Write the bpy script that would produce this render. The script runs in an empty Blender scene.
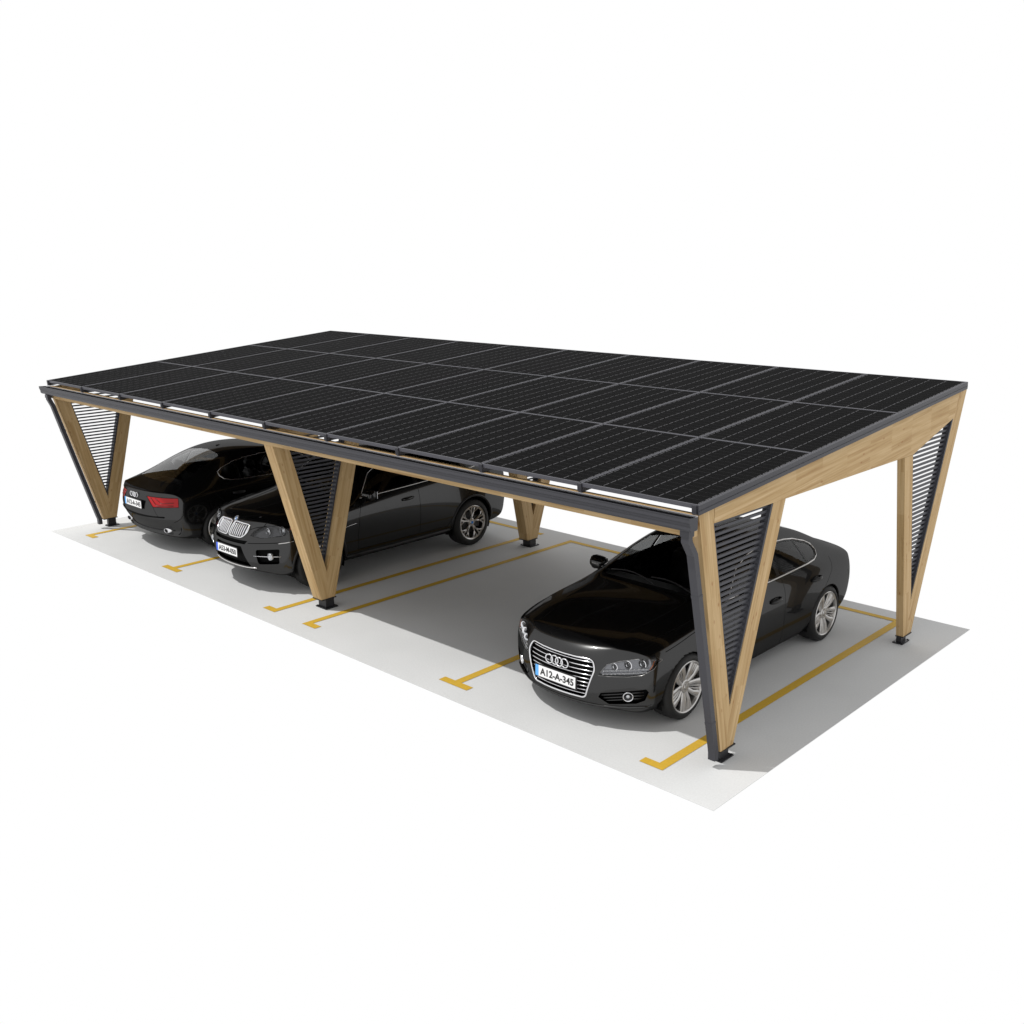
import bpy, bmesh, math, random
from mathutils import Vector, Matrix
from mathutils.bvhtree import BVHTree
random.seed(7)
sc = bpy.context.scene
COL = sc.collection
PI = math.pi

# ------------------------------------------------------------------ materials
def new_mat(name):
    m = bpy.data.materials.new(name); m.use_nodes = True
    nt = m.node_tree
    return m, nt, nt.nodes['Principled BSDF']

def setp(b, **k):
    names = dict(col='Base Color', rough='Roughness', metal='Metallic', spec='Specular IOR Level', ior='IOR',
                 coat='Coat Weight', coatr='Coat Roughness', trans='Transmission Weight')
    for a, v in k.items():
        if a == 'col' and len(v) == 3: v = (*v, 1)
        b.inputs[names[a]].default_value = v

def plain(name, col, rough=.5, noise=.06, **k):
    m, nt, b = new_mat(name)
    setp(b, col=col, rough=rough, **k)
    if noise:
        tc = nt.nodes.new('ShaderNodeTexCoord'); n = nt.nodes.new('ShaderNodeTexNoise')
        n.inputs['Scale'].default_value = 35; n.inputs['Detail'].default_value = 4
        mx = nt.nodes.new('ShaderNodeMixRGB'); mx.blend_type = 'MULTIPLY'
        r = nt.nodes.new('ShaderNodeMapRange'); r.inputs[3].default_value = 1 - noise * 2; r.inputs[4].default_value = 1 + noise
        nt.links.new(tc.outputs['Object'], n.inputs['Vector']); nt.links.new(n.outputs['Fac'], r.inputs[0])
        mx.inputs[0].default_value = 1; mx.inputs[1].default_value = (*col, 1)
        nt.links.new(r.outputs[0], mx.inputs[2]); nt.links.new(mx.outputs[0], b.inputs['Base Color'])
    return m

def wood_mat():
    m, nt, b = new_mat('glulam_wood')
    N, L = nt.nodes.new, nt.links.new
    uv = N('ShaderNodeUVMap'); uv.uv_map = 'UVMap'
    br = N('ShaderNodeTexBrick'); br.offset = .37; br.offset_frequency = 1
    br.inputs['Scale'].default_value = 1; br.inputs['Mortar Size'].default_value = .0
    br.inputs['Brick Width'].default_value = .48; br.inputs['Row Height'].default_value = .031
    br.inputs['Bias'].default_value = 0
    br.inputs['Color1'].default_value = (0, 0, 0, 1); br.inputs['Color2'].default_value = (1, 1, 1, 1)
    L(uv.outputs[0], br.inputs['Vector'])
    mp = N('ShaderNodeMapping'); mp.inputs['Scale'].default_value = (1.6, 45, 1)
    L(uv.outputs[0], mp.inputs['Vector'])
    n = N('ShaderNodeTexNoise'); n.inputs['Scale'].default_value = 1; n.inputs['Detail'].default_value = 5; n.inputs['Distortion'].default_value = .4
    L(mp.outputs[0], n.inputs['Vector'])
    add = N('ShaderNodeMath'); add.operation = 'MULTIPLY_ADD'; add.inputs[1].default_value = .22; 
    L(br.outputs['Color'], add.inputs[0]); 
    sc_ = N('ShaderNodeMath'); sc_.operation = 'MULTIPLY'; sc_.inputs[1].default_value = .88
    L(n.outputs['Fac'], sc_.inputs[0]); L(sc_.outputs[0], add.inputs[2])
    cr = N('ShaderNodeValToRGB'); e = cr.color_ramp.elements
    e[0].position = .2; e[0].color = (.29, .160, .058, 1)
    e[1].position = .85; e[1].color = (.55, .395, .215, 1)
    k = e.new(.5); k.color = (.425, .285, .13, 1)
    L(add.outputs[0], cr.inputs[0])
    # small knots
    mk = N('ShaderNodeMapping'); mk.inputs['Scale'].default_value = (4, 9, 1); L(uv.outputs[0], mk.inputs['Vector'])
    v = N('ShaderNodeTexVoronoi'); v.inputs['Scale'].default_value = 1.3; L(mk.outputs[0], v.inputs['Vector'])
    lt = N('ShaderNodeMapRange'); lt.inputs[1].default_value = .05; lt.inputs[2].default_value = .14; lt.inputs[3].default_value = .75; lt.inputs[4].default_value = 0
    L(v.outputs['Distance'], lt.inputs[0])
    mx = N('ShaderNodeMixRGB'); mx.inputs[2].default_value = (.27, .12, .035, 1)
    L(cr.outputs[0], mx.inputs[1]); L(lt.outputs[0], mx.inputs[0])
    L(mx.outputs[0], b.inputs['Base Color'])
    setp(b, rough=.6, spec=.25)
    return m

def panel_mat():
    m, nt, b = new_mat('solar_cells')
    N, L = nt.nodes.new, nt.links.new
    uv = N('ShaderNodeUVMap'); uv.uv_map = 'UVMap'
    sp = N('ShaderNodeSeparateXYZ'); L(uv.outputs[0], sp.inputs[0])
    def M(op, a, bb=None, c=None):
        x = N('ShaderNodeMath'); x.operation = op
        for i, s in enumerate((a, bb, c)):
            if s is None: continue
            if isinstance(s, (int, float)): x.inputs[i].default_value = s
            else: L(s, x.inputs[i])
        return x.outputs[0]
    def dist(src, per):    # distance in metres to nearest multiple of the period
        f = M('FRACT', M('DIVIDE', src, per)); d = M('MINIMUM', f, M('SUBTRACT', 1, f)); return M('MULTIPLY', d, per)
    cw, ch = .1815, .094
    du = dist(sp.outputs[0], cw); dv = dist(sp.outputs[1], ch)
    colline = M('LESS_THAN', du, .0021)
    dash = M('GREATER_THAN', dv, .011)
    white = M('MULTIPLY', colline, dash)
    rowline = M('MULTIPLY', M('LESS_THAN', dv, .0010), .18)
    fine = M('MULTIPLY', M('LESS_THAN', dist(sp.outputs[0], cw / 10), .0007), .05)
    fac = M('MAXIMUM', M('MULTIPLY', white, .9), M('MAXIMUM', rowline, fine))
    n = N('ShaderNodeTexNoise'); n.inputs['Scale'].default_value = 3; L(uv.outputs[0], n.inputs['Vector'])
    base = N('ShaderNodeMixRGB'); base.inputs[1].default_value = (.0050, .0050, .0052, 1); base.inputs[2].default_value = (.0066, .0065, .0067, 1)
    L(n.outputs['Fac'], base.inputs[0])
    mx = N('ShaderNodeMixRGB'); L(fac, mx.inputs[0]); L(base.outputs[0], mx.inputs[1]); mx.inputs[2].default_value = (.19, .19, .20, 1)
    L(mx.outputs[0], b.inputs['Base Color'])
    setp(b, rough=.5, spec=.0015)
    return m

def ground_mat():
    m, nt, b = new_mat('pale_concrete')
    N, L = nt.nodes.new, nt.links.new
    tc = N('ShaderNodeTexCoord')
    n = N('ShaderNodeTexNoise'); n.inputs['Scale'].default_value = 60; n.inputs['Detail'].default_value = 8; L(tc.outputs['Object'], n.inputs['Vector'])
    n2 = N('ShaderNodeTexNoise'); n2.inputs['Scale'].default_value = .8; n2.inputs['Detail'].default_value = 5; L(tc.outputs['Object'], n2.inputs['Vector'])
    a = N('ShaderNodeMath'); a.operation = 'ADD'; L(n.outputs['Fac'], a.inputs[0]); L(n2.outputs['Fac'], a.inputs[1])
    cr = N('ShaderNodeMapRange'); cr.inputs[1].default_value = .6; cr.inputs[2].default_value = 1.4; cr.inputs[3].default_value = .90; cr.inputs[4].default_value = 1.06
    L(a.outputs[0], cr.inputs[0])
    mx = N('ShaderNodeMixRGB'); mx.blend_type = 'MULTIPLY'; mx.inputs[0].default_value = 1; mx.inputs[1].default_value = (*GROUND, 1)
    L(cr.outputs[0], mx.inputs[2]); L(mx.outputs[0], b.inputs['Base Color'])
    bp = N('ShaderNodeBump'); bp.inputs['Strength'].default_value = .08; bp.inputs['Distance'].default_value = .004; L(n.outputs['Fac'], bp.inputs['Height']); L(bp.outputs[0], b.inputs['Normal'])
    setp(b, rough=.85, spec=.15)
    return m

def glass_mat(name, tint, refl=1.0):
    m = bpy.data.materials.new(name); m.use_nodes = True
    nt = m.node_tree; nt.nodes.clear(); N, L = nt.nodes.new, nt.links.new
    o = N('ShaderNodeOutputMaterial'); t = N('ShaderNodeBsdfTransparent'); t.inputs[0].default_value = (*tint, 1)
    g = N('ShaderNodeBsdfGlossy'); g.inputs['Roughness'].default_value = .01
    f = N('ShaderNodeFresnel'); f.inputs[0].default_value = 1.5
    mm = N('ShaderNodeMath'); mm.operation = 'MULTIPLY'; mm.inputs[1].default_value = refl
    x = N('ShaderNodeMixShader'); L(f.outputs[0], mm.inputs[0]); L(mm.outputs[0], x.inputs[0])
    L(t.outputs[0], x.inputs[1]); L(g.outputs[0], x.inputs[2]); L(x.outputs[0], o.inputs[0])
    return m

GROUND = (.555, .56, .56)
M = {}
M['wood'] = wood_mat()
M['cells'] = panel_mat()
M['ground'] = ground_mat()
M['yellow'] = plain('yellow_road_paint', (.55, .345, .040), .6, .10, spec=.2)
M['anthracite'] = plain('anthracite_metal', (.040, .040, .047), .42, .04, spec=.3)
M['frame_alu'] = plain('dark_panel_frame', (.085, .085, .098), .4, .03, spec=.3)
M['alu'] = plain('bare_aluminium', (.5, .5, .52), .3, .02, metal=.9)
M['louvre'] = plain('louvre_metal', (.050, .051, .060), .45, .04, spec=.25)
M['footmetal'] = plain('foot_steel', (.012, .012, .015), .4, .05)
def paint_mat():
    m = bpy.data.materials.new('black_car_paint'); m.use_nodes = True
    nt = m.node_tree; nt.nodes.clear(); N, L = nt.nodes.new, nt.links.new
    o = N('ShaderNodeOutputMaterial'); d = N('ShaderNodeBsdfDiffuse'); d.inputs[0].default_value = (.0025, .0025, .0027, 1)
    g = N('ShaderNodeBsdfGlossy'); g.inputs['Roughness'].default_value = .035
    g2 = N('ShaderNodeBsdfGlossy'); g2.inputs['Roughness'].default_value = .26
    lw = N('ShaderNodeFresnel'); lw.inputs[0].default_value = 1.5
    r = N('ShaderNodeMapRange'); r.inputs[1].default_value = .04; r.inputs[2].default_value = .6; r.inputs[3].default_value = .046; r.inputs[4].default_value = .10
    L(lw.outputs[0], r.inputs[0])
    x1 = N('ShaderNodeMixShader'); x1.inputs[0].default_value = .028; L(d.outputs[0], x1.inputs[1]); L(g2.outputs[0], x1.inputs[2])
    x2 = N('ShaderNodeMixShader'); L(r.outputs[0], x2.inputs[0]); L(x1.outputs[0], x2.inputs[1]); L(g.outputs[0], x2.inputs[2]); L(x2.outputs[0], o.inputs[0])
    return m
M['paint'] = paint_mat()
M['gap'] = plain('panel_gap_rubber', (.002, .002, .002), .8, 0, spec=.1)
M['trimblack'] = plain('black_plastic', (.008, .008, .009), .45, 0, spec=.4)
M['glass'] = glass_mat('car_glass', (.88, .89, .89), .5)
M['rearglass'] = glass_mat('rear_glass', (.55, .56, .56), 1.3)
M['sideglass'] = glass_mat('side_glass', (.74, .75, .75), .8)
M['darkglass'] = glass_mat('tinted_glass', (.10, .10, .105), .6)
M['lens'] = glass_mat('lamp_lens', (.95, .96, .97), 1.0)
M['chrome'] = plain('chrome', (.78, .78, .80), .12, 0, metal=1.0)
M['satin'] = plain('satin_chrome', (.62, .61, .60), .28, 0, metal=1.0)
M['rim'] = plain('silver_wheel_paint', (.52, .51, .50), .30, 0, metal=.85)
M['rim_dark'] = plain('wheel_barrel', (.05, .05, .05), .5, 0, metal=.5)
M['tyre'] = plain('tyre_rubber', (.010, .010, .010), .6, .1, spec=.35)
M['interior'] = plain('black_leather', (.006, .006, .0065), .5, .15, spec=.3)
M['plate'] = plain('plate_white', (.80, .80, .80), .4, 0)
M['plateblue'] = plain('plate_blue', (.10, .38, .80), .4, 0)
M['platedeep'] = plain('plate_deep_blue', (.03, .12, .75), .4, 0)
M['ink'] = plain('plate_ink', (.012, .012, .012), .5, 0)
M['red'] = plain('red_lamp', (.36, .006, .008), .2, 0, spec=.3)
M['darkred'] = plain('dark_red_lamp', (.09, .004, .004), .2, 0)
M['orange'] = plain('orange_lamp', (.7, .16, .02), .2, 0)
M['bowl'] = plain('lamp_bowl', (.22, .22, .235), .2, 0, metal=.7)
M['bowl_dark'] = plain('smoked_lamp_bowl', (.06, .06, .065), .25, 0, metal=.3)
M['reflector'] = plain('lamp_reflector', (.55, .56, .58), .25, 0, metal=.9)
M['badge_blue'] = plain('badge_blue', (.05, .25, .70), .3, 0)
M['badge_white'] = plain('badge_white', (.85, .85, .85), .3, 0)

# ------------------------------------------------------------------ object helpers
def link(name, me, parent=None, mats=()):
    o = bpy.data.objects.new(name, me); COL.objects.link(o)
    for m in mats: me.materials.append(m)
    if parent: o.parent = parent
    return o

def obj(name, bm, mats, parent=None, smooth=False, label=None, recalc=True):
    if recalc: bmesh.ops.recalc_face_normals(bm, faces=bm.faces)
    me = bpy.data.meshes.new(name); bm.to_mesh(me); bm.free()
    if smooth: me.polygons.foreach_set('use_smooth', [True] * len(me.polygons))
    if not isinstance(mats, (list, tuple)): mats = [mats]
    o = link(name, me, parent, mats)
    if label: o['label'] = label
    return o

def empty(name, loc=(0, 0, 0), parent=None):
    o = bpy.data.objects.new(name, None); COL.objects.link(o); o.location = loc; o.empty_display_size = .2
    if parent: o.parent = parent
    return o

def tag(o, label, cat, group=None):
    o['label'] = label; o['category'] = cat
    if group: o['group'] = group

def struct(o, label=None):
    o['kind'] = 'structure'
    if label: o['label'] = label; o['category'] = 'marking' if 'line' in o.name or 'marking' in o.name else 'ground'

def prism(bm, pts_a, pts_b):
    """two matching rings of 3-D points -> closed prism"""
    va = [bm.verts.new(p) for p in pts_a]; vb = [bm.verts.new(p) for p in pts_b]
    n = len(va); fs = [bm.faces.new(va[::-1]), bm.faces.new(vb)]
    for i in range(n): fs.append(bm.faces.new((va[i], va[(i + 1) % n], vb[(i + 1) % n], vb[i])))
    return fs

def box(bm, x0, x1, y0, y1, z0, z1, f=None):
    f = f or (lambda x, y, z: (x, y, z))
    return prism(bm, [f(x0, y0, z0), f(x1, y0, z0), f(x1, y1, z0), f(x0, y1, z0)], [f(x0, y0, z1), f(x1, y0, z1), f(x1, y1, z1), f(x0, y1, z1)])

def tube(bm, pts, r, n=8, closed=False, flat=1.0):
    pts = [Vector(p) for p in pts]; rings = []; m = len(pts)
    up = None
    for i, p in enumerate(pts):
        a = pts[(i - 1) % m] if (closed or i > 0) else p
        b = pts[(i + 1) % m] if (closed or i < m - 1) else p
        t = (b - a).normalized()
        if up is None:
            up = Vector((0, 0, 1)) if abs(t.z) < .9 else Vector((1, 0, 0))
        s = t.cross(up).normalized(); u = s.cross(t).normalized(); up = u
        rr = r[i] if isinstance(r, (list, tuple)) else r
        rings.append([bm.verts.new(p + s * math.cos(2 * PI * k / n) * rr + u * math.sin(2 * PI * k / n) * rr * flat) for k in range(n)])
    for i in range(m if closed else m - 1):
        A, B = rings[i], rings[(i + 1) % m]
        for k in range(n): bm.faces.new((A[k], A[(k + 1) % n], B[(k + 1) % n], B[k]))
    if not closed: bm.faces.new(rings[0][::-1]); bm.faces.new(rings[-1])

def ellipsoid(bm, c, r, seg=16, rings=10, rot=None):
    mt = Matrix.Translation(c) @ (rot or Matrix.Identity(4)) @ Matrix.Diagonal((*r, 1))
    bmesh.ops.create_uvsphere(bm, u_segments=seg, v_segments=rings, radius=1, matrix=mt)

def lathe(bm, prof, seg=48, axis='x', c=(0, 0, 0), closed=False):
    """prof: (axial, radius)"""
    rings = []
    for a, r in prof:
        ring = []
        for k in range(seg):
            t = 2 * PI * k / seg
            p = (a, r * math.cos(t), r * math.sin(t)) if axis == 'x' else (r * math.cos(t), a, r * math.sin(t)) if axis == 'y' else (r * math.cos(t), r * math.sin(t), a)
            ring.append(bm.verts.new((p[0] + c[0], p[1] + c[1], p[2] + c[2])))
        rings.append(ring)
    m = len(rings)
    for i in range(m if closed else m - 1):
        A, B = rings[i], rings[(i + 1) % m]
        for k in range(seg): bm.faces.new((A[k], A[(k + 1) % seg], B[(k + 1) % seg], B[k]))
    return rings

def grain_uv(o, grain, seed=0):
    """uv in metres: u along the grain direction, v across"""
    g = Vector(grain).normalized(); me = o.data
    uvl = me.uv_layers.new(name='UVMap'); r = random.Random(seed); ou, ov = r.uniform(0, 20), r.uniform(0, 20)
    for p in me.polygons:
        n = p.normal
        w = n.cross(g)
        if w.length < .3: w = Vector((1, 0, 0)).cross(n); 
        if w.length < .1: w = Vector((0, 1, 0))
        w.normalize()
        for li in p.loop_indices:
            co = me.vertices[me.loops[li].vertex_index].co
            uvl.data[li].uv = (co.dot(g) + ou, co.dot(w) + ov + 3 * abs(n.x))

def text_mesh(body, size, width=None, extrude=.0012):
    cu = bpy.data.curves.new('txt', 'FONT'); cu.body = body; cu.size = size; cu.align_x = 'CENTER'; cu.align_y = 'CENTER'; cu.extrude = extrude; cu.offset = .0022
    to = bpy.data.objects.new('txt', cu); COL.objects.link(to)
    dg = bpy.context.evaluated_depsgraph_get(); dg.update()
    me = bpy.data.meshes.new_from_object(to.evaluated_get(dg))
    bpy.data.objects.remove(to); bpy.data.curves.remove(cu)
    xs = [v.co.x for v in me.vertices]; ys = [v.co.y for v in me.vertices]
    w = max(xs) - min(xs); cx = (max(xs) + min(xs)) / 2; cy = (max(ys) + min(ys)) / 2
    s = (width / w) if width else 1
    for v in me.vertices: v.co.x = (v.co.x - cx) * s; v.co.y -= cy
    return me

# ------------------------------------------------------------------ ground and markings
X0, X1, Y0, Y1 = -11.82, .308, -.082, 5.308
bm = bmesh.new(); box(bm, X0, X1, Y0, Y1, -.004, 0)
g = obj('pavement', bm, M['ground']); g['kind'] = 'structure'

def marking(polys):
    """each marking is one painted sheet of butted rectangles"""
    bm = bmesh.new()
    for x0, x1, y0, y1 in polys:
        bm.faces.new([bm.verts.new((x, y, .004)) for x, y in ((x0, y0), (x1, y0), (x1, y1), (x0, y1))])
    o = obj('parking_line', bm, M['yellow']); o['kind'] = 'structure'
    return o
ya, yb, yc, yd = .168, .262, 4.962, 5.052
marking([(-.445, -.352, ya, yc), (-.594, -.445, ya, yb), (-5.40, -.352, yc, yd), (-5.49, -5.40, ya, yd), (-5.40, -5.24, ya, yb)])
marking([(-2.975, -2.882, ya, yc - .001), (-3.12, -2.975, ya, yb), (-2.882, -2.715, ya, yb)])
marking([(-6.155, -6.062, ya, yc), (-6.305, -6.155, ya, yb), (-11.095, -6.02, yc, yd), (-11.187, -11.095, ya, yd), (-11.095, -10.93, ya, yb)])
marking([(-8.655, -8.562, ya, yc - .001), (-8.81, -8.655, ya, yb), (-8.562, -8.40, ya, yb)])

# ------------------------------------------------------------------ carport
P = 1.154; ROW = 1.7644; SL = .0841; H0 = 2.386; cs, sn = math.cos(SL), math.sin(SL)
def RP(x, s, n): return (x, s * cs - n * sn, H0 + s * sn + n * cs)
carport = empty('carport', (-5.77, 2.6, 0))
tag(carport, 'timber carport with black solar panel roof sheltering three cars', 'carport')
OFF = -Vector(carport.location)
def cp(name, bm, mats, parent=carport, grain=None, seed=0, smooth=False, label=None):
    if parent is carport: bmesh.ops.translate(bm, verts=bm.verts, vec=OFF)
    o = obj(name, bm, mats, parent, smooth, label)
    if grain: grain_uv(o, grain, seed)
    return o

def poly_x(bm, x0, x1, yz):
    return prism(bm, [(x0, y, z) for y, z in yz], [(x1, y, z) for y, z in yz])

def at_z(a, b, z):   # point on the y-z line ab at height z
    t = (z - a[1]) / (b[1] - a[1]); return (a[0] + t * (b[0] - a[0]), z)

def v_frame(xc, idx, hw):
    x0, x1 = xc - hw, xc + hw
    root = empty('timber_frame', (xc - carport.location.x, -carport.location.y, 0), carport)
    def fo(name, bm, mats, **k):
        bmesh.ops.translate(bm, verts=bm.verts, vec=(-xc, 0, 0))
        return cp(name, bm, mats, root, **k)
    if idx == 0:
        Fo = [(.072, 2.294), (.56, .134)]; ap = (.673, .503); Fi = [(.285, 2.183), ap]; Bi = [(1.205, 2.183), ap]; Bo = [(1.41, 2.181), (.765, .134)]
        foot_mid = (.655, .134); fy1 = .70; rs = 0
    else:
        Fo = [(.072, 2.294), (.072, 2.122), (.037, 2.122), (.60, .134)]; ap = (.70, .478); Fi = [(.225, 2.183), ap]; Bi = [(1.129, 2.183), ap]; Bo = [(1.322, 2.181), (.81, .134)]
        foot_mid = (.69, .134); fy1 = .73; rs = .05
    top = lambda y: 2.294 + (y - .05) * (2.743 - 2.294) / 5.35
    bm = bmesh.new(); poly_x(bm, x0, x1, [Fo[0], (Fi[0][0], top(Fi[0][0])), Fi[0], ap, foot_mid] + Fo[:0:-1]); 
    fo('leg', bm, M['wood'], grain=(0, -.22, 1), seed=idx * 9 + 1)
    bm = bmesh.new(); poly_x(bm, x0 + .003, x1 - .003, [Bi[0], Bo[0], Bo[1], foot_mid, ap])
    fo('leg', bm, M['wood'], grain=(0, .3, 1), seed=idx * 9 + 2)
    # rear V
    ap2 = (4.379 + rs, .492 - rs * .6); fm2 = (4.36 + rs, .115)
    bm = bmesh.new(); poly_x(bm, x0, x1, [(3.848, 2.181), (4.05, 2.181), ap2, fm2, (4.258 + rs, .115)])
    fo('leg', bm, M['wood'], grain=(0, -.18, 1), seed=idx * 9 + 3)
    bm = bmesh.new(); poly_x(bm, x0 + .003, x1 - .003, [ap2, (5.08, 2.447), (5.185, top(5.185)), (5.40, 2.741), (4.475 + rs, .115), fm2])
    fo('leg', bm, M['wood'], grain=(0, .38, 1), seed=idx * 9 + 4)
    bm = bmesh.new(); poly_x(bm, x0 - .003, x1 + .003, [(Fi[0][0] + .002, top(Fi[0][0])), (Fi[0][0] + .002, 2.185), (4.05, 2.185), (5.08, 2.449), (5.183, top(5.183))])
    fo('beam', bm, M['wood'], grain=(0, 1, .09), seed=idx * 9 + 5)
    # louvre infill
    def louvre(tri, zlo, zhi_f, ztop):
        a_lo, a_hi, b_hi = tri     # apex, top of front edge, top of rear edge
        bm = bmesh.new()
        z = ztop - .016; z -= int((z - a_lo[1] - .05) / .0485) * .0485
        while z < ztop - .010:
            def ey(p, q):
                t = (z - p[1]) / (q[1] - p[1]); return p[0] + t * (q[0] - p[0])
            ya_ = ey(a_lo, a_hi) if z <= a_hi[1] else a_hi[0] + (z - a_hi[1]) / (b_hi[1] - a_hi[1]) * (b_hi[0] - a_hi[0])
            yb_ = ey(a_lo, b_hi) if z <= b_hi[1] else a_hi[0]
            ya_ += .012; yb_ -= .03
            if yb_ - ya_ > .03:
                w = .012; dz = .0015; t = .0112
                prism(bm, [(xc - w, ya_, z - dz - t), (xc + w, ya_, z + dz - t), (xc + w, ya_, z + dz + t), (xc - w, ya_, z - dz + t)],
                      [(xc - w, yb_, z - dz - t), (xc + w, yb_, z + dz - t), (xc + w, yb_, z + dz + t), (xc - w, yb_, z - dz + t)])
            z += .0485
        # side plates holding the slats
        def plate(p, q, d):
            poly_x(bm, xc - .037, xc + .037, [(p[0], p[1]), (q[0], q[1]), (q[0] + d, q[1]), (p[0] + d * .3, p[1])])
        plate((a_lo[0] + .006, a_lo[1] + .03), (a_hi[0] + .002, a_hi[1] - .002), .010)
        plate((a_lo[0] - .003, a_lo[1] + .06), (b_hi[0] - .004, b_hi[1] - .004), -.028)
        fo('louvre_panel', bm, M['louvre'])
    louvre((ap, Fi[0], Bi[0]), 0, None, 2.18)
    louvre((ap2, (4.05, 2.181), (5.08, 2.447)), 0, None, 2.43)
    for fy, lift in ((fy1, .132), (4.385 + rs, .113)):
        bm = bmesh.new()
        a = hw + .018; cx_ = xc - (.034 if idx == 0 else 0)
        box(bm, cx_ - a, cx_ + a, fy - .085, fy + .105, 0.001, .013)
        box(bm, cx_ - a + .030, cx_ + a - .030, fy - .06, fy + .065, .013, lift - .010)
        box(bm, xc - hw - .006, xc + hw + .006, fy - .135, fy + .09, lift - .010, lift)
        for dx in (.016 - a, a - .016):
            for dy in (-.072, .09): lathe(bm, [(.013, .008), (.022, .008), (.022, .0005)], 6, 'z', (cx_ + dx, fy + dy, 0))
        fo('foot', bm, M['footmetal'])
v_frame(-.08, 0, .04); v_frame(-5.77, 1, .085); v_frame(-11.46, 2, .04)

# eave beam, purlins
bm = bmesh.new(); box(bm, -11.49, -.045, .0, .068, 2.125, 2.304); cp('eave_beam', bm, M['wood'], grain=(1, 0, 0), seed=70)
beam_top = lambda y: 2.294 + (y - .05) * (2.743 - 2.294) / 5.35
for i, y in enumerate((1.80, 3.55)):
    for a, b in ((-5.68, -.125), (-11.415, -5.86)):
        bm = bmesh.new(); zt = beam_top(y) - .004; box(bm, a, b, y - .045, y + .045, zt - .16, zt); cp('purlin', bm, M['wood'], grain=(1, 0, 0), seed=71 + i)
for a, b in ((-5.68, -.125), (-11.415, -5.86)):
    bm = bmesh.new(); zt = beam_top(5.23) - .004; box(bm, a, b, 5.20, 5.28, zt - .18, zt); cp('purlin', bm, M['wood'], grain=(1, 0, 0), seed=79)

# mounting rails under each joint
for i in range(11):
    x = -P * i + (-.035 if i == 0 else .035 if i == 10 else 0)
    bm = bmesh.new(); box(bm, x - .024, x + .024, .004, 3 * ROW - .006, -.079, -.037, RP)
    # clamp at the eave end
    box(bm, x - .020, x + .020, -.012, .003, -.075, -.004, RP)
    cp('mounting_rail', bm, M['anthracite'])

# solar panels
def solar_panel(i, j):
    x0, x1 = -P * (i + 1) + .006, -P * i - .006
    if i == 0: x1 = -.010
    s0, s1 = ROW * j + .006, ROW * (j + 1) - .006
    root = empty('solar_panel', Vector(RP((x0 + x1) / 2, (s0 + s1) / 2, 0)) + OFF, carport)
    off = -Vector(RP((x0 + x1) / 2, (s0 + s1) / 2, 0))
    w = .008; t = .035
    bm = bmesh.new()
    A = [(x0, s0), (x1, s0), (x1, s1), (x0, s1)]; B = [(x0 + w, s0 + w), (x1 - w, s0 + w), (x1 - w, s1 - w), (x0 + w, s1 - w)]
    rings = [[bm.verts.new(RP(x, s, n)) for x, s in R_] for R_, n in ((A, 0), (B, 0), (B, -t), (A, -t))]
    for a in range(4):
        R1, R2 = rings[a], rings[(a + 1) % 4]
        for k in range(4): bm.faces.new((R1[k], R1[(k + 1) % 4], R2[(k + 1) % 4], R2[k]))
    bmesh.ops.translate(bm, verts=bm.verts, vec=off)
    obj('panel_frame', bm, M['frame_alu'], root)
    bm = bmesh.new(); e = .0005
    box(bm, B[0][0] + e, B[2][0] - e, B[0][1] + e, B[2][1] - e, -.012, -.003, RP)
    bmesh.ops.translate(bm, verts=bm.verts, vec=off)
    o = obj('cell_sheet', bm, M['cells'], root)
    uvl = o.data.uv_layers.new(name='UVMap')
    cx = (x0 + x1) / 2
    for p in o.data.polygons:
        for li in p.loop_indices:
            co = o.data.vertices[o.data.loops[li].vertex_index].co
            uvl.data[li].uv = (co.x + .1815 * 3 + 40 * .1815, co.y / cs + 20 * .094)
for i in range(10):
    for j in range(3): solar_panel(i, j)

for j in (1, 2):
    bm = bmesh.new(); box(bm, -10 * P + .01, -.012, ROW * j - .020, ROW * j + .020, -.0405, -.0362, RP); 
    o = cp('joint_sun_block', bm, M['anthracite'])  # unseen strip added under the row joint to stop sun leaking through
# verge trims on the two ends and at the back
for xa, xb in ((-.008, .004), (-10 * P - .006, -10 * P + .006)):
    bm = bmesh.new(); box(bm, xa, xb, -.002, 3 * ROW + .001, -.080, -.002, RP)
    s = 1 if xa > -1 else -1
    if s > 0: box(bm, xb, xb + .004, 0, 3 * ROW, -.050, -.046, RP)
    cp('verge_trim', bm, M['anthracite'])
bm = bmesh.new(); box(bm, -10 * P + .008, -.010, 3 * ROW + .001, 3 * ROW + .006, -.080, -.004, RP); cp('verge_trim', bm, M['anthracite'])

# gutter (open channel with ridges)
gx0, gx1 = -11.56, -.002
outer = [(-.004, 2.296), (-.004, 2.205), (-.012, 2.196), (-.085, 2.192), (-.103, 2.210), (-.103, 2.240), (-.110, 2.246), (-.110, 2.262), (-.118, 2.268), (-.118, 2.298), (-.124, 2.304)]
inner = [(-.110, 2.304), (-.112, 2.276), (-.100, 2.270), (-.097, 2.215), (-.083, 2.200), (-.014, 2.203), (-.009, 2.296)]
bm = bmesh.new(); poly_x(bm, gx0, gx1, outer + inner)
for xa in (gx0 - .004, gx1): poly_x(bm, xa, xa + .004, outer + [(-.110, 2.304)])
cp('gutter', bm, M['anthracite'])
bm = bmesh.new(); box(bm, gx0, gx1 - .0, -.0035, -.0005, 2.19, 2.3045); box(bm, gx0, gx1, -.036, -.0035, 2.298, 2.3015); cp('gutter_flashing', bm, M['alu'])
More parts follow.
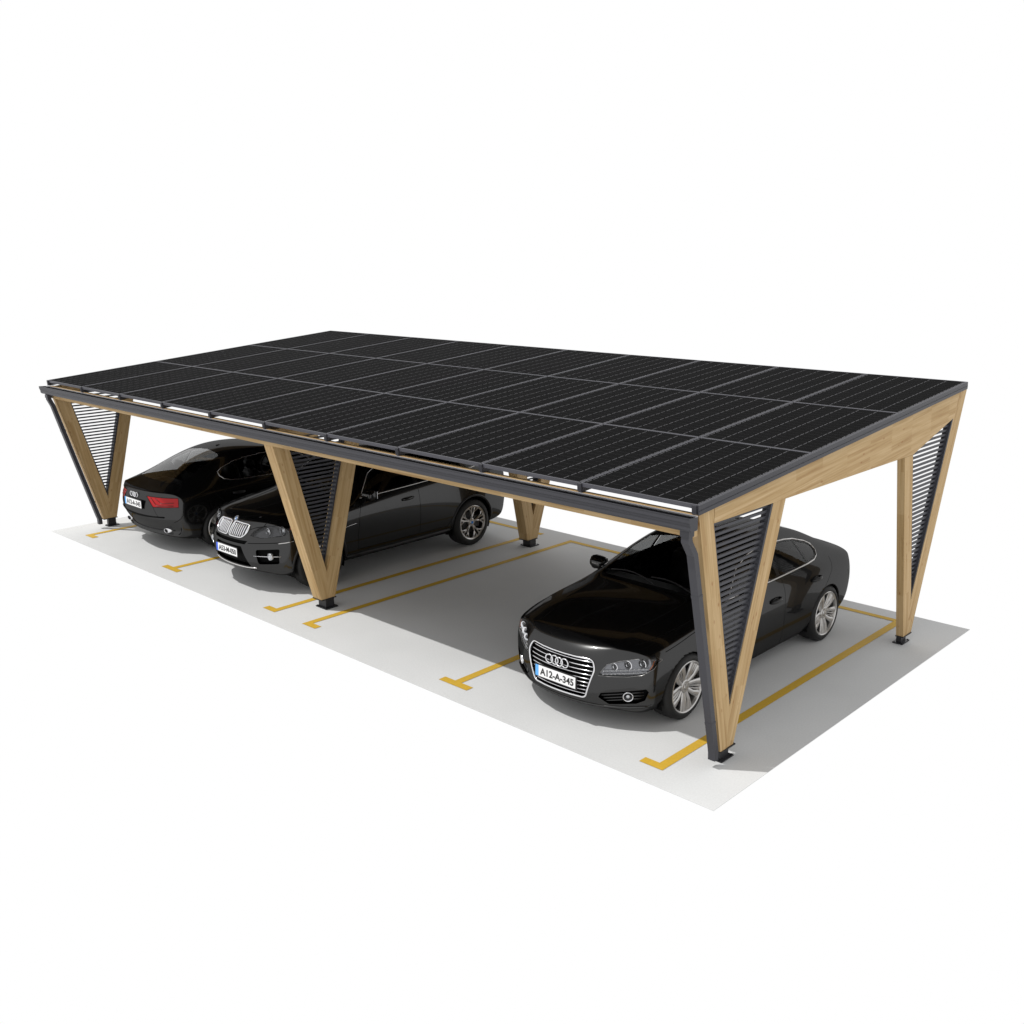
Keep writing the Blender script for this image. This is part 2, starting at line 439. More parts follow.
# downpipes
for xc in (-.070, -11.40):
    path = [(-.035, 2.192), (-.035, 2.100), (.050, 1.978), (.252, 1.16), (.477, .225), (.495, .150), (.497, .080)] if xc > -1 else [(-.060, 2.192), (-.060, 2.120), (-.010, 2.010), (.228, 1.16), (.492, .230), (.515, .160), (.517, .075)]
    w, d = .034, .027
    bm = bmesh.new(); prev = None
    rings = []
    for k, (y, z) in enumerate(path):
        rings.append([bm.verts.new((xc + a * w, y + b * d, z + b * d * (.25 if 0 < k < len(path) - 1 else 0))) for a, b in ((-1, -1), (1, -1), (1, 1), (-1, 1))])
    for a, b in zip(rings, rings[1:]):
        for k in range(4): bm.faces.new((a[k], a[(k + 1) % 4], b[(k + 1) % 4], b[k]))
    bm.faces.new(rings[0]); bm.faces.new(rings[-1])
    box(bm, xc - w - .008, xc + w + .008, path[0][0] - d - .008, path[0][0] + d + .008, 2.140, 2.188)
    for z in (1.607, .43):
        bw, bd = w + .002, d + .002; q0, q1 = (path[2], path[3]) if z > 1 else (path[3], path[4]); y = q0[0] + (q1[0] - q0[0]) * (q0[1] - z) / (q0[1] - q1[1])
        prism(bm, [(xc + a * bw, y + b * bd, z + b * bd * .25) for a, b in ((-1, -1), (1, -1), (1, 1), (-1, 1))],
              [(xc + a * bw, y - .006 + b * bd, z + .025 + b * bd * .25) for a, b in ((-1, -1), (1, -1), (1, 1), (-1, 1))])
    cp('downpipe', bm, M['anthracite'])

# ------------------------------------------------------------------ cars
S = .93
class Body:
    def __init__(self, st, front_lean, rear_lean, lv=3, top_sharp=()):
        J = len(st) - 1; self.st = st
        bm = bmesh.new(); V = {}
        for j, (y, w, zb, zsh, xr, zr, zc, bow) in enumerate(st):
            lev = [(w - .10, zb), (w - .02, zb + .13), (w, (zb + zsh) * .5 + .02), (w - .004, zsh - .10), (w - .050, zsh)]
            xb = w - .050
            top = [(0, zc), (xr * .52, zc - (zc - zr) * .22), (xr * .90, zr + (zc - zr) * .30), (xr, zr), ((xr + xb) * .5 + .028, (zr + zsh) * .5 + .012), (xb, zsh)]
            for i in range(-5, 6):
                a = abs(i); s = -1 if i < 0 else 1
                for k in range(5):
                    if not (a == 5 or j in (0, J) or k in (0, 4)): continue
                    if k == 4: x, z = top[a]
                    elif a == 5: x, z = lev[k]
                    elif k == 0: x, z = top[a][0] * lev[0][0] / xb, lev[0][1]
                    else:
                        x = top[a][0] * lev[k][0] / xb
                        f = (lev[k][1] - zb) / (zsh - zb); z = zb + f * (top[a][1] - zb)
                    yy = y + bow * (abs(x) / w) ** 2.3
                    if j == 0: yy += front_lean[k]
                    if j == J: yy += rear_lean[k]
                    V[i, j, k] = bm.verts.new((x * s, yy, z))
        def F(*q):
            try: bm.faces.new([V[t] for t in q])
            except ValueError: pass
        for j in range(J):
            for i in range(-5, 5):
                F((i, j, 4), (i + 1, j, 4), (i + 1, j + 1, 4), (i, j + 1, 4)); F((i, j, 0), (i, j + 1, 0), (i + 1, j + 1, 0), (i + 1, j, 0))
            for k in range(4):
                for i in (-5, 5): F((i, j, k), (i, j, k + 1), (i, j + 1, k + 1), (i, j + 1, k))
        for j in (0, J):
            for i in range(-5, 5):
                for k in range(4): F((i, j, k), (i + 1, j, k), (i + 1, j, k + 1), (i, j, k + 1))
        bmesh.ops.recalc_face_normals(bm, faces=bm.faces)
        cl = bm.edges.layers.float.new('crease_edge')
        for (j, k, rng, c) in top_sharp:
            for i in rng:
                for s in (-1, 1):
                    a, b = V[s * i, j, k], V[s * (i + 1), j, k]
                    e = bm.edges.get((a, b))
                    if e: e[cl] = c
        for j in range(J):           # crease along the shoulder
            for s in (-1, 1):
                e = bm.edges.get((V[5 * s, j, 4], V[5 * s, j + 1, 4]))
                if e: e[cl] = .25
        me = bpy.data.meshes.new('cage'); bm.to_mesh(me); bm.free()
        o = bpy.data.objects.new('cage', me); COL.objects.link(o)
        md = o.modifiers.new('s', 'SUBSURF'); md.levels = lv; md.render_levels = lv
        dg = bpy.context.evaluated_depsgraph_get(); dg.update()
        me2 = bpy.data.meshes.new_from_object(o.evaluated_get(dg))
        bpy.data.objects.remove(o)
        self.bm = bmesh.new(); self.bm.from_mesh(me2)
        bmesh.ops.recalc_face_normals(self.bm, faces=self.bm.faces)
        self.lay = self.bm.faces.layers.int.new('reg')
        self.bvh = BVHTree.FromBMesh(self.bm)
        self.smooth_n = None
    def hit(self, view, a, b):
        """front: (x,z); rear: (x,z); right (+x side): (y,z); top: (x,y)"""
        if view == 'front': o, d = Vector((a, -3, b)), Vector((0, 1, 0))
        elif view == 'rear': o, d = Vector((a, 9, b)), Vector((0, -1, 0))
        elif view == 'right': o, d = Vector((4, a, b)), Vector((-1, 0, 0))
        elif view == 'left': o, d = Vector((-4, a, b)), Vector((1, 0, 0))
        else: o, d = Vector((a, b, 5)), Vector((0, 0, -1))
        r = self.bvh.ray_cast(o, d)
        return (r[0], r[1]) if r[0] is not None else (o + d * 3, -d)
    def region(self, view, poly, rid, ylim=None, keep=()):
        ax = {'front': (0, 2), 'rear': (0, 2), 'right': (1, 2), 'left': (1, 2), 'top': (0, 1)}[view]
        test = {'front': lambda n: n.y < -.12, 'rear': lambda n: n.y > .10, 'right': lambda n: n.x > .2, 'left': lambda n: n.x < -.2, 'top': lambda n: n.z > .12}[view]
        area = sum(poly[i][0] * poly[(i + 1) % len(poly)][1] - poly[(i + 1) % len(poly)][0] * poly[i][1] for i in range(len(poly)))
        if area < 0: poly = poly[::-1]
        ctr = (sum(p[0] for p in poly) / len(poly), sum(p[1] for p in poly) / len(poly))
        lo = [min(p[q] for p in poly) - .12 for q in (0, 1)]; hi = [max(p[q] for p in poly) + .12 for q in (0, 1)]
        bm = self.bm; lay = self.lay; S_ = set()
        for f in bm.faces:
            if f[lay] != 0 and f[lay] not in keep: continue
            c = f.calc_center_median()
            if not (lo[0] < c[ax[0]] < hi[0] and lo[1] < c[ax[1]] < hi[1]): continue
            if ylim and not (ylim[0] < c.y < ylim[1]): continue
            if test(f.normal): S_.add(f)
        for i in range(len(poly)):
            a, b = poly[i], poly[(i + 1) % len(poly)]
            co = Vector((0, 0, 0)); co[ax[0]], co[ax[1]] = a
            no = Vector((0, 0, 0)); no[ax[0]], no[ax[1]] = (b[1] - a[1]), -(b[0] - a[0])
            if no.length < 1e-9: continue
            no.normalize()
            if not S_: return set()
            fs = list(S_); es = {e for f in fs for e in f.edges}; vs = {v for f in fs for v in f.verts}
            r = bmesh.ops.bisect_plane(bm, geom=fs + list(es) + list(vs), plane_co=co, plane_no=no, dist=1e-6)
            nf = {g_ for g_ in r['geom'] if isinstance(g_, bmesh.types.BMFace)} | {f for f in S_ if f.is_valid}
            S_ = {f for f in nf if (f.calc_center_median() - co).dot(no) < 0}
        for f in S_: f[lay] = rid
        return S_
    def extract(self, rid, push=0.0, delete=True):
        """new bmesh of a region's faces"""
        fs = [f for f in self.bm.faces if f[self.lay] == rid]
        self.bm.verts.ensure_lookup_table(); self.bm.verts.index_update()
        nb = bmesh.new(); vm = {}
        for f in fs:
            for v in f.verts:
                if v.index not in vm:
                    vm[v.index] = nb.verts.new(v.co - v.normal * push)
            try: nb.faces.new([vm[v.index] for v in f.verts])
            except ValueError: pass
        if delete: bmesh.ops.delete(self.bm, geom=fs, context='FACES')
        return nb

def sc_(bm):
    bmesh.ops.scale(bm, vec=(S, S, S), verts=bm.verts); return bm

def seam(B, view, pts, w=.007, rid=90, ylim=None):
    for (a, b) in zip(pts, pts[1:]):
        dx, dy = b[0] - a[0], b[1] - a[1]; l = math.hypot(dx, dy); nx, ny = -dy / l * w / 2, dx / l * w / 2
        B.region(view, [(a[0] + nx, a[1] + ny), (b[0] + nx, b[1] + ny), (b[0] - nx, b[1] - ny), (a[0] - nx, a[1] - ny)], rid, ylim)

def surf_tube(B, view, pts, r, closed=True, push=0, n=6, sub=3, flat=1):
    q = []
    m = len(pts)
    for i in range(m if closed else m - 1):
        a, b = pts[i], pts[(i + 1) % m]
        for k in range(sub):
            t = k / sub; q.append((a[0] + (b[0] - a[0]) * t, a[1] + (b[1] - a[1]) * t))
    if not closed: q.append(pts[-1])
    p3 = []
    for a, b in q:
        h, nn = B.hit(view, a, b); p3.append(h + nn * push)
    bm = bmesh.new(); tube(bm, p3, r, n, closed, flat); return bm

def rounded(pts, r=.03, n=4):
    out = []
    m = len(pts)
    for i in range(m):
        p0, p1, p2 = Vector(pts[i - 1]), Vector(pts[i]), Vector(pts[(i + 1) % m])
        d0 = (p0 - p1); d2 = (p2 - p1); q = min(r, d0.length * .45, d2.length * .45)
        a = p1 + d0.normalized() * q; b = p1 + d2.normalized() * q
        for k in range(n + 1):
            t = k / n; out.append(tuple((1 - t) ** 2 * a + 2 * t * (1 - t) * p1 + t * t * b))
    return out

def mir(p): return [(-a, b) for a, b in p]

def wheel(car, x, y, side, R, rr, style):
    """side +1: outer face towards +x"""
    root = empty('wheel', (x * S, y * S, R * S), car); w = .125
    bm = bmesh.new()
    prof = [(-w, rr + .004), (-w - .006, rr + .03), (-w + .004, R - .03), (-w + .022, R - .006), (-w * .4, R), (w * .4, R), (w - .022, R - .006), (w - .004, R - .03), (w + .006, rr + .03), (w, rr + .004), (w - .02, rr - .012), (-w + .02, rr - .012)]
    lathe(bm, prof, 64, 'x', closed=True)
    # tread grooves
    obj('tyre', sc_(bm), M['tyre'], root, True)
    bm = bmesh.new(); o = side
    lip = [(o * (w - .002), rr + .004), (o * (w + .004), rr - .004), (o * (w - .004), rr - .014), (o * (w - .03), rr - .022), (o * (-w + .02), rr - .03), (o * (-w + .01), rr)]
    lathe(bm, lip, 64, 'x')
    def spoke(a0, w0, a1, w1, r0, r1, x0, x1, t=.022, mid=None):
        """tapered spoke from radius r0 (angle a0) to r1 (angle a1); crowned across"""
        secs = []
        for r_, a_, w_, x_ in ((r0, a0, w0, x0), ((r0 + r1) / 2, (a0 + a1) / 2, mid or (w0 + w1) / 2, (x0 + x1) / 2 + .004), (r1, a1, w1, x1)):
            c = Vector((0, math.cos(a_) * r_, math.sin(a_) * r_)); tg = Vector((0, -math.sin(a_), math.cos(a_)))
            secs.append([bm.verts.new(c + tg * (w_ / 2 * u) + Vector((o * (x_ + d), 0, 0))) for u, d in ((-1, -t), (-1, -.007), (-.35, 0), (.35, 0), (1, -.007), (1, -t))])
        for A, B_ in zip(secs, secs[1:]):
            for k in range(6): bm.faces.new((A[k], A[(k + 1) % 6], B_[(k + 1) % 6], B_[k]))
        bm.faces.new(secs[0]); bm.faces.new(secs[-1])
    if style == 'turbine':
        for k in range(5):
            a = 2 * PI * k / 5 + .3
            for d in (-1, 1):
                spoke(a + d * .16, .042, a + d * .37, .078, .055, rr - .008, w - .035, w - .006, mid=.048)
                spoke(a + d * .52, .012, a + d * .56, .030, .07, rr - .010, w - .040, w - .012, mid=.018)
    else:
        for k in range(5):
            a = 2 * PI * k / 5 + .2
            for d in (-1, 1):
                spoke(a + d * .05, .030, a + d * .17, .026, .05, rr * .62, w - .030, w - .018, mid=.022)
                spoke(a + d * .15, .024, a + d * .13, .024, rr * .58, rr - .012, w - .018, w - .008)
                spoke(a + d * .17, .024, a + d * .46, .022, rr * .60, rr - .012, w - .018, w - .008)
        lathe(bm, [(o * (w - .018), rr - .03), (o * (w - .006), rr - .026), (o * (w - .004), rr - .010), (o * (w - .02), rr - .006)], 64, 'x')
    lathe(bm, [(o * (w - .07), .07), (o * (w - .034), .07), (o * (w - .026), .058), (o * (w - .026), .036), (o * (w - .016), .030), (o * (w - .014), .002)], 24, 'x')
    for k in range(5):
        a = 2 * PI * k / 5 + .3
        lathe(bm, [(o * (w - .03), .009), (o * (w - .02), .009), (o * (w - .02), .001)], 8, 'x', (0, .048 * math.cos(a), .048 * math.sin(a)))
    obj('rim', sc_(bm), M['rim'] if style == 'turbine' else M['satin'], root)
    bm = bmesh.new(); lathe(bm, [(o * .045, .05), (o * .045, .17), (o * .020, .17), (o * .020, .05)], 40, 'x', closed=True)
    lathe(bm, [(o * -.03, rr - .04), (o * -.03, .002)], 32, 'x')
    box(bm, *(sorted((o * .02, o * .075))), .07, .185, -.09, .09)
    obj('brake_disc', sc_(bm), M['rim_dark'], root)
    if style != 'turbine':
        bm = bmesh.new(); lathe(bm, [(o * (w - .013), .024), (o * (w - .010), .022), (o * (w - .010), .001)], 20, 'x')
        obj('hub_badge', sc_(bm), M['badge_blue'], root)
    return root

def licence_plate(car, cy, cz, facing, text, blue, w=.52, h=.115, tilt=0, cx=0):
    """facing -1: towards -y, +1: towards +y"""
    root = empty('licence_plate', (cx * S, cy * S, cz * S), car)
    root.rotation_euler = (0, 0, PI if facing > 0 else 0)
    T = Matrix.Rotation(tilt, 4, 'X')
    bm = bmesh.new(); box(bm, -w / 2 - .012, w / 2 + .012, .002, .012, -h / 2 - .012, h / 2 + .012); bm.transform(T); obj('holder', sc_(bm), M['trimblack'], root)
    bm = bmesh.new(); box(bm, -w / 2 + .042, w / 2, -.002, .002, -h / 2, h / 2); bm.transform(T); obj('plate_face', sc_(bm), M['plate'], root)
    bm = bmesh.new(); box(bm, -w / 2, -w / 2 + .042, -.002, .002, -h / 2, h / 2); bm.transform(T); obj('blue_band', sc_(bm), blue, root)
    me = text_mesh(text, .098, w - .085)
    me.transform(T @ Matrix.Translation((.021, -.0032, 0)) @ Matrix.Rotation(PI / 2, 4, 'X'))
    me.transform(Matrix.Scale(S, 4)); link('lettering', me, root, [M['ink']])
    return root

def seats(car, rows, zfl):
    for (x, y) in rows:
        root = empty('seat', (x * S, y * S, 0), car)
        bm = bmesh.new()
        def pad(bm, c, r, rot=0):
            bmesh.ops.create_cube(bm, size=1, matrix=Matrix.Translation(c) @ Matrix.Rotation(rot, 4, 'X') @ Matrix.Diagonal((*r, 1)))
        pad(bm, (0, 0, zfl + .22), (.50, .52, .14)); bmesh.ops.bevel(bm, geom=bm.edges[:], offset=.05, segments=3, affect='EDGES')
        obj('cushion', sc_(bm), M['interior'], root, True)
        bm = bmesh.new(); pad(bm, (0, .30, zfl + .54), (.50, .13, .62), -.28); bmesh.ops.bevel(bm, geom=bm.edges[:], offset=.05, segments=3, affect='EDGES')
        obj('backrest', sc_(bm), M['interior'], root, True)
        bm = bmesh.new(); pad(bm, (0, .42, zfl + .93), (.26, .09, .17), -.15); bmesh.ops.bevel(bm, geom=bm.edges[:], offset=.035, segments=3, affect='EDGES')
        tube(bm, [(-.06, .40, zfl + .78), (-.06, .42, zfl + .9)], .007, 6); tube(bm, [(.06, .40, zfl + .78), (.06, .42, zfl + .9)], .007, 6)
        obj('headrest', sc_(bm), M['interior'], root, True)

def steering(car, x, y, z):
    bm = bmesh.new()
    T = Matrix.Translation((x, y, z)) @ Matrix.Rotation(math.radians(-68), 4, 'X')
    pts = [T @ Vector((.18 * math.cos(a), .18 * math.sin(a), 0)) for a in [2 * PI * k / 24 for k in range(24)]]
    tube(bm, pts, .014, 8, True)
    for a in (0, PI, -PI / 2): tube(bm, [T @ Vector((0, 0, -.02)), T @ Vector((.175 * math.cos(a), .175 * math.sin(a), 0))], .012, 6)
    ellipsoid(bm, T @ Vector((0, 0, -.02)), (.06, .06, .035), 12, 8)
    tube(bm, [T @ Vector((0, 0, -.03)), T @ Vector((0, 0, -.35))], .03, 8)
    obj('steering_wheel', sc_(bm), M['interior'], car, True)

def mirror_part(car, B, side, y, z, xw):
    bm = bmesh.new(); s = side
    mt = Matrix.Translation((s * (xw + .16), y, z + .07)) @ Matrix.Rotation(s * .12, 4, 'Z')
    bmesh.ops.create_cube(bm, size=1, matrix=mt @ Matrix.Diagonal((.215, .15, .165, 1)))
    bmesh.ops.bevel(bm, geom=bm.edges[:], offset=.068, segments=5, affect='EDGES', profile=.55)
    for v in bm.verts:                                  # rounder towards the nose
        if v.co.y < y - .03: v.co.z = z + .07 + (v.co.z - z - .07) * .72; 
    tube(bm, [(s * (xw - .03), y + .02, z - .005), (s * (xw + .05), y + .015, z + .005), (s * (xw + .12), y + .01, z + .035)], [.035, .028, .03], 8, flat=.7)
    o = obj('door_mirror', sc_(bm), M['paint'], car, True)
    bm = bmesh.new(); mt2 = Matrix.Translation((s * (xw + .16), y + .078, z + .07)) @ Matrix.Rotation(s * .12, 4, 'Z')
    bmesh.ops.create_cube(bm, size=1, matrix=mt2 @ Matrix.Diagonal((.17, .004, .10, 1)))
    obj('mirror_glass', sc_(bm), M['chrome'], o)
    bm = bmesh.new(); tube(bm, [(s * (xw + .10), y - .078, z + .075), (s * (xw + .20), y - .070, z + .075), (s * (xw + .262), y - .02, z + .075)], .006, 6)
    obj('indicator', sc_(bm), M['satin'], o)

def handles(car, B, spots, mat):
    for s in (-1, 1):
        for (y, z) in spots:
            bm = bmesh.new(); pts = []
            view = 'right' if s > 0 else 'left'
            for k in range(7):
                t = k / 6; yy = y - .11 + .22 * t
                h, n = B.hit(view, yy, z + .012 * t); pts.append(h + n * (.006 + .034 * math.sin(PI * t) ** .6))
            tube(bm, pts, [.010, .013, .014, .014, .014, .013, .010], 8, flat=1.5)
            h, n = B.hit(view, y, z); ellipsoid(bm, h - n * .003, (.006, .085, .032), 14, 8)
            obj('door_handle', sc_(bm), mat, car, True)

def arches(B, ys, R, zc, wl):
    """cut the arches, fold the lip inwards, return"""
    for y in ys:
        for view, s in (('right', 1), ('left', -1)):
            circ = [(y + R * math.cos(2 * PI * k / 40), zc + R * math.sin(2 * PI * k / 40)) for k in range(40)]
            B.region(view, circ, 99, keep=(90,)) if False else B.region(view, circ, 99)
    # bottom faces too
def cut_arch(B, ys, R, zc):
    bm = B.bm; lay = B.lay
    arches(B, ys, R, zc, 0)
    fs = [f for f in bm.faces if f[lay] == 99]
    bmesh.ops.delete(bm, geom=fs, context='FACES')
    # fold the new rim inward
    es = []
    for e in bm.edges:
        if len(e.link_faces) != 1: continue
        m = (e.verts[0].co + e.verts[1].co) / 2
        for y in ys:
            d = math.hypot(m.y - y, m.z - zc)
            if abs(d - R) < .012 and abs(m.x) > .5: es.append(e); break
    r = bmesh.ops.extrude_edge_only(bm, edges=es)
    vs = [v for v in r['geom'] if isinstance(v, bmesh.types.BMVert)]
    for v in vs:
        s = 1 if v.co.x > 0 else -1
        yc_ = min(ys, key=lambda q: abs(v.co.y - q))
        v.co.x -= s * .035; v.co.y = yc_ + (v.co.y - yc_) * 1.02; v.co.z = zc + (v.co.z - zc) * 1.02

def wheel_wells(car, ys, R, zc, xin, xout):
    for y in ys:
        for s in (-1, 1):
            bm = bmesh.new()
            ring = lambda x: [bm.verts.new((s * x, y + (R + .012) * math.cos(PI * (k / 24) * 1.24 - .12 * PI), max(.17, zc + (R + .012) * math.sin(PI * (k / 24) * 1.24 - .12 * PI)))) for k in range(25)]
            a, b = ring(xout - .03), ring(xin)
            for k in range(24): bm.faces.new((a[k], a[k + 1], b[k + 1], b[k]))
            bm.faces.new(b)
            obj('wheel_arch_liner', sc_(bm), M['gap'], car)

def finish_body(B, car, extra=None):
    bm = B.bm; lay = B.lay
    for f in bm.faces:
        f.material_index = 1 if f[lay] == 90 else 2 if f[lay] == 91 else 0
        f.smooth = True
    obj('body', sc_(bm), [M['paint'], M['gap'], M['trimblack']], car, False, recalc=False)

def four_rings(car, B, cx, cz, view, r, gap, mat, push=.012):
    bm = bmesh.new()
    h0, n0 = B.hit(view, cx, cz)
    for k in range(4):
        ox = (k - 1.5) * gap
        pts = [h0 + n0 * push + Vector((ox + r * math.cos(2 * PI * q / 28), .004 * ((k % 2) * 2 - 1), r * math.sin(2 * PI * q / 28))) for q in range(28)]
        tube(bm, pts, .0078, 6, True)
    return obj('emblem', sc_(bm), mat, car, True)

# ---------- the saloon
def build_sedan(name):
    car = empty(name); L = 4.969
    st = [
     (.00, .80, .24, .735, .50, .805, .825, .34),
     (.21, .90, .20, .770, .55, .845, .868, .20),
     (.40, .925, .18, .805, .57, .880, .905, .11),
     (.70, .950, .165, .850, .60, .935, .965, .03),
     (1.10, .958, .165, .895, .62, .985, 1.015, 0),
     (1.38, .953, .165, .920, .64, 1.015, 1.045, 0),
     (1.52, .950, .165, .935, .680, 1.035, 1.065, 0),
     (1.66, .950, .165, .942, .690, 1.080, 1.135, 0),
     (2.02, .950, .165, .955, .640, 1.250, 1.315, 0),
     (2.30, .950, .165, .965, .600, 1.350, 1.405, 0),
     (2.58, .950, .165, .972, .580, 1.410, 1.455, 0),
     (3.00, .952, .165, .980, .570, 1.440, 1.490, 0),
     (3.40, .956, .165, .990, .560, 1.412, 1.468, 0),
     (3.80, .960, .175, .990, .565, 1.298, 1.356, 0),
     (4.13, .955, .190, .985, .590, 1.160, 1.208, -.03),
     (4.41, .940, .215, .965, .630, 1.050, 1.082, -.09),
     (4.62, .920, .255, .940, .660, .990, 1.010, -.17),
     (4.75, .910, .300, .920, .700, .968, .985, -.25),
     (4.83, .885, .345, .890, .690, .945, .962, -.30)]
    B = Body(st, [.05, .02, .0, .03, .115], [-.14, -.01, .045, .0, -.02], 3, top_sharp=[(17, 4, range(0, 5), .7), (17, 4, range(0, 5), .7)])
    # --- glazing regions
    ws = [(-.67, 1.58), (-.44, 1.48), (0, 1.45), (.44, 1.48), (.67, 1.58), (.585, 2.04), (.525, 2.28), (.28, 2.335), (0, 2.345), (-.28, 2.335), (-.525, 2.28), (-.585, 2.04)]
    B.region('top', ws, 1)
    rw = [(-.46, 3.56), (0, 3.50), (.46, 3.56), (.55, 4.00), (.60, 4.38), (.30, 4.44), (0, 4.455), (-.30, 4.44), (-.60, 4.38), (-.55, 4.00)]
    B.region('top', rw, 2)
    side_front = [(1.84, 1.040), (2.76, 1.049), (2.77, 1.338), (2.66, 1.338), (2.46, 1.306), (2.20, 1.224)]
    side_rear = [(2.83, 1.050), (3.44, 1.060), (3.40, 1.292), (3.25, 1.314), (2.84, 1.340)]
    side_q = [(3.48, 1.061), (3.60, 1.068), (3.69, 1.094), (3.735, 1.135), (3.735, 1.178), (3.66, 1.215), (3.44, 1.284)]
    for s, view in ((1, 'right'), (-1, 'left')):
        B.region(view, side_front, 10 if s > 0 else 11); B.region(view, side_rear, 12 if s > 0 else 13); B.region(view, side_q, 14 if s > 0 else 15)
    # --- lamps and front openings
    hl = [(.455, .580), (.515, .695), (.60, .728), (.76, .758), (.880, .772), (.905, .745), (.885, .670), (.80, .605), (.70, .588)]
    B.region('front', hl, 20, (-1, 1.2)); B.region('front', mir(hl), 21, (-1, 1.2))
    gr = rounded([(-.325, .325), (.325, .325), (.425, .635), (.385, .722), (-.385, .722), (-.425, .635)], .04)
    B.region('front', gr, 22, (-1, 1))
    fo_ = [(.455, .355), (.48, .405), (.84, .470), (.860, .44), (.83, .35), (.76, .310), (.54, .285)]
    B.region('front', fo_, 24, (-1, 1)); B.region('front', mir(fo_), 25, (-1, 1))
    # --- rear lamps: wrap round the corner
    tl = [(.32, .905), (.60, .905), (.850, .907), (.868, .768), (.475, .750)]
    B.region('rear', tl, 30, (4.3, 6)); B.region('rear', mir(tl), 31, (4.3, 6))
    rp = rounded([(-.30, .60), (.30, .60), (.335, .80), (-.335, .80)], .03)
    # --- seams
    for view in ('right', 'left'):
        seam(B, view, [(2.82, 1.015), (2.83, .60), (2.83, .245)])
        seam(B, view, [(1.80, .97), (1.76, .80), (1.72, .50), (1.70, .245)])
        seam(B, view, [(1.70, .245), (3.35, .245)])
        seam(B, view, [(3.96, 1.02), (3.93, .88), (3.80, .74), (3.50, .47), (3.35, .245)])
        seam(B, view, [(4.40, .77), (4.52, .62), (4.60, .52)])
        seam(B, view, [(.60, .80), (1.0, .865), (1.4, .915), (1.80, .97)], .006)
    for s in (1, -1):
        seam(B, 'top', [(s * .66, .42), (s * .735, .62), (s * .79, 1.0), (s * .81, 1.4), (s * .80, 1.66)], .007)
        seam(B, 'rear', [(s * .475, .750), (s * .56, .60)], .006)
    seam(B, 'rear', [(-.56, .60), (.56, .60)], .010)
    cut_arch(B, (.93, 3.85), .372, .335)
    # --- parts from regions
    for rid, nm, mt in ((1, 'windscreen', 'glass'), (2, 'rear_window', 'rearglass'), (10, 'side_window', 'sideglass'), (11, 'side_window', 'sideglass'), (12, 'side_window', 'sideglass'), (13, 'side_window', 'sideglass'), (14, 'quarter_window', 'sideglass'), (15, 'quarter_window', 'sideglass')):
        obj(nm, sc_(B.extract(rid, .003)), M[mt], car, True, recalc=False)
    # chrome line round the side windows
    loop = [(1.79, 1.022), (2.89, 1.032), (3.44, 1.042), (3.61, 1.052), (3.715, 1.082), (3.765, 1.130), (3.762, 1.188), (3.67, 1.234), (3.44, 1.302), (3.25, 1.331), (2.93, 1.355), (2.70, 1.356), (2.44, 1.321), (2.16, 1.236)]
    for view in ('right', 'left'):
        obj('window_trim', sc_(surf_tube(B, view, loop, .0085, True, .003, 6, 4)), M['satin'], car, True)
    # headlights
    for rid, s in ((20, 1), (21, -1)):
        hd = empty('headlight', (0, 0, 0), car)
        bw = B.extract(rid, .050, delete=False); obj('reflector_bowl', sc_(bw), M['bowl'], hd, True, recalc=False)
        obj('lens', sc_(B.extract(rid, .002)), M['lens'], hd, True, recalc=False)
        for (x, z, r) in ((.575, .674, .038), (.672, .692, .046), (.775, .704, .046)):
            h, n = B.hit('front', s * x, z)
            bm = bmesh.new(); c = h - Vector((0, -.036, 0)) ; lathe(bm, [(-.022, r), (-.026, r * .86), (-.004, r * .55), (0, .001)], 18, 'y', c)
            obj('reflector', sc_(bm), M['chrome'], hd, True)
            bm = bmesh.new(); ellipsoid(bm, c + Vector((0, -.012, 0)), (r * .5, .014, r * .5), 14, 8); obj('projector', sc_(bm), M['bowl_dark'], hd, True)
        for row, (za, zb_) in enumerate(((.632, .648), (.600, .616))):
            bm = bmesh.new(); cs_ = []
            for k in range(11):
                t = k / 10; x = .500 + .33 * t - row * .0; z = za + (zb_ - za) * t + .018 * t
                h, n = B.hit('front', s * x, z); c = h - n * .010
                ellipsoid(bm, c, (.0095, .006, .0075), 8, 6); cs_.append(c + n * -.004)
            tube(bm, cs_, .003, 5)
            obj('led_strip', sc_(bm), M['badge_white'], hd, True)
        obj('lamp_trim', sc_(surf_tube(B, 'front', [(s * a, b) for a, b in hl], .0032, True, -.004, 5, 3)), M['satin'], hd, True)
        bm = surf_tube(B, 'front', [(s * .855, .665), (s * .875, .70), (s * .878, .745)], .0045, False, -.014, 6, 3); obj('turn_lamp', sc_(bm), M['orange'], hd, True)
    # grille
    gh = empty('grille', (0, 0, 0), car)
    obj('mesh_backing', sc_(B.extract(22, .045, delete=True)), M['gap'], gh, True, recalc=False)
    obj('surround', sc_(surf_tube(B, 'front', gr, .0095, True, .005, 8, 5)), M['chrome'], gh, True)
    bm = bmesh.new()
    for k in range(9):
        z = .362 + k * .0415
        wx = .325 + (.425 - .325) * min(1, (z - .325) / .31) - .008
        wx -= .10 * 0
        if z > .635: wx = .425 - (z - .635) / .087 * .04 - .008
        pts = []
        for q in range(17):
            x = -wx + 2 * wx * q / 16
            h, n = B.hit('front', x, z); pts.append(h + Vector((0, .012, 0)))
        tube(bm, pts, .0068, 6, False, .8)
    for x in [-.30 + .1 * k for k in range(7)]:
        pts = [B.hit('front', x, z)[0] + Vector((0, .024, 0)) for z in (.335, .45, .58, .70)]; 
    obj('bar', sc_(bm), M['chrome'], gh, True)
    em = four_rings(gh, B, .012, .636, 'front', .045, .064, M['chrome'], .012)
    bmk = bmesh.new(); h, n = B.hit('front', 0, .640); ellipsoid(bmk, h + Vector((.012, .016, -.004)), (.150, .010, .048), 24, 10); obj('emblem_backing', sc_(bmk), M['gap'], gh, True)
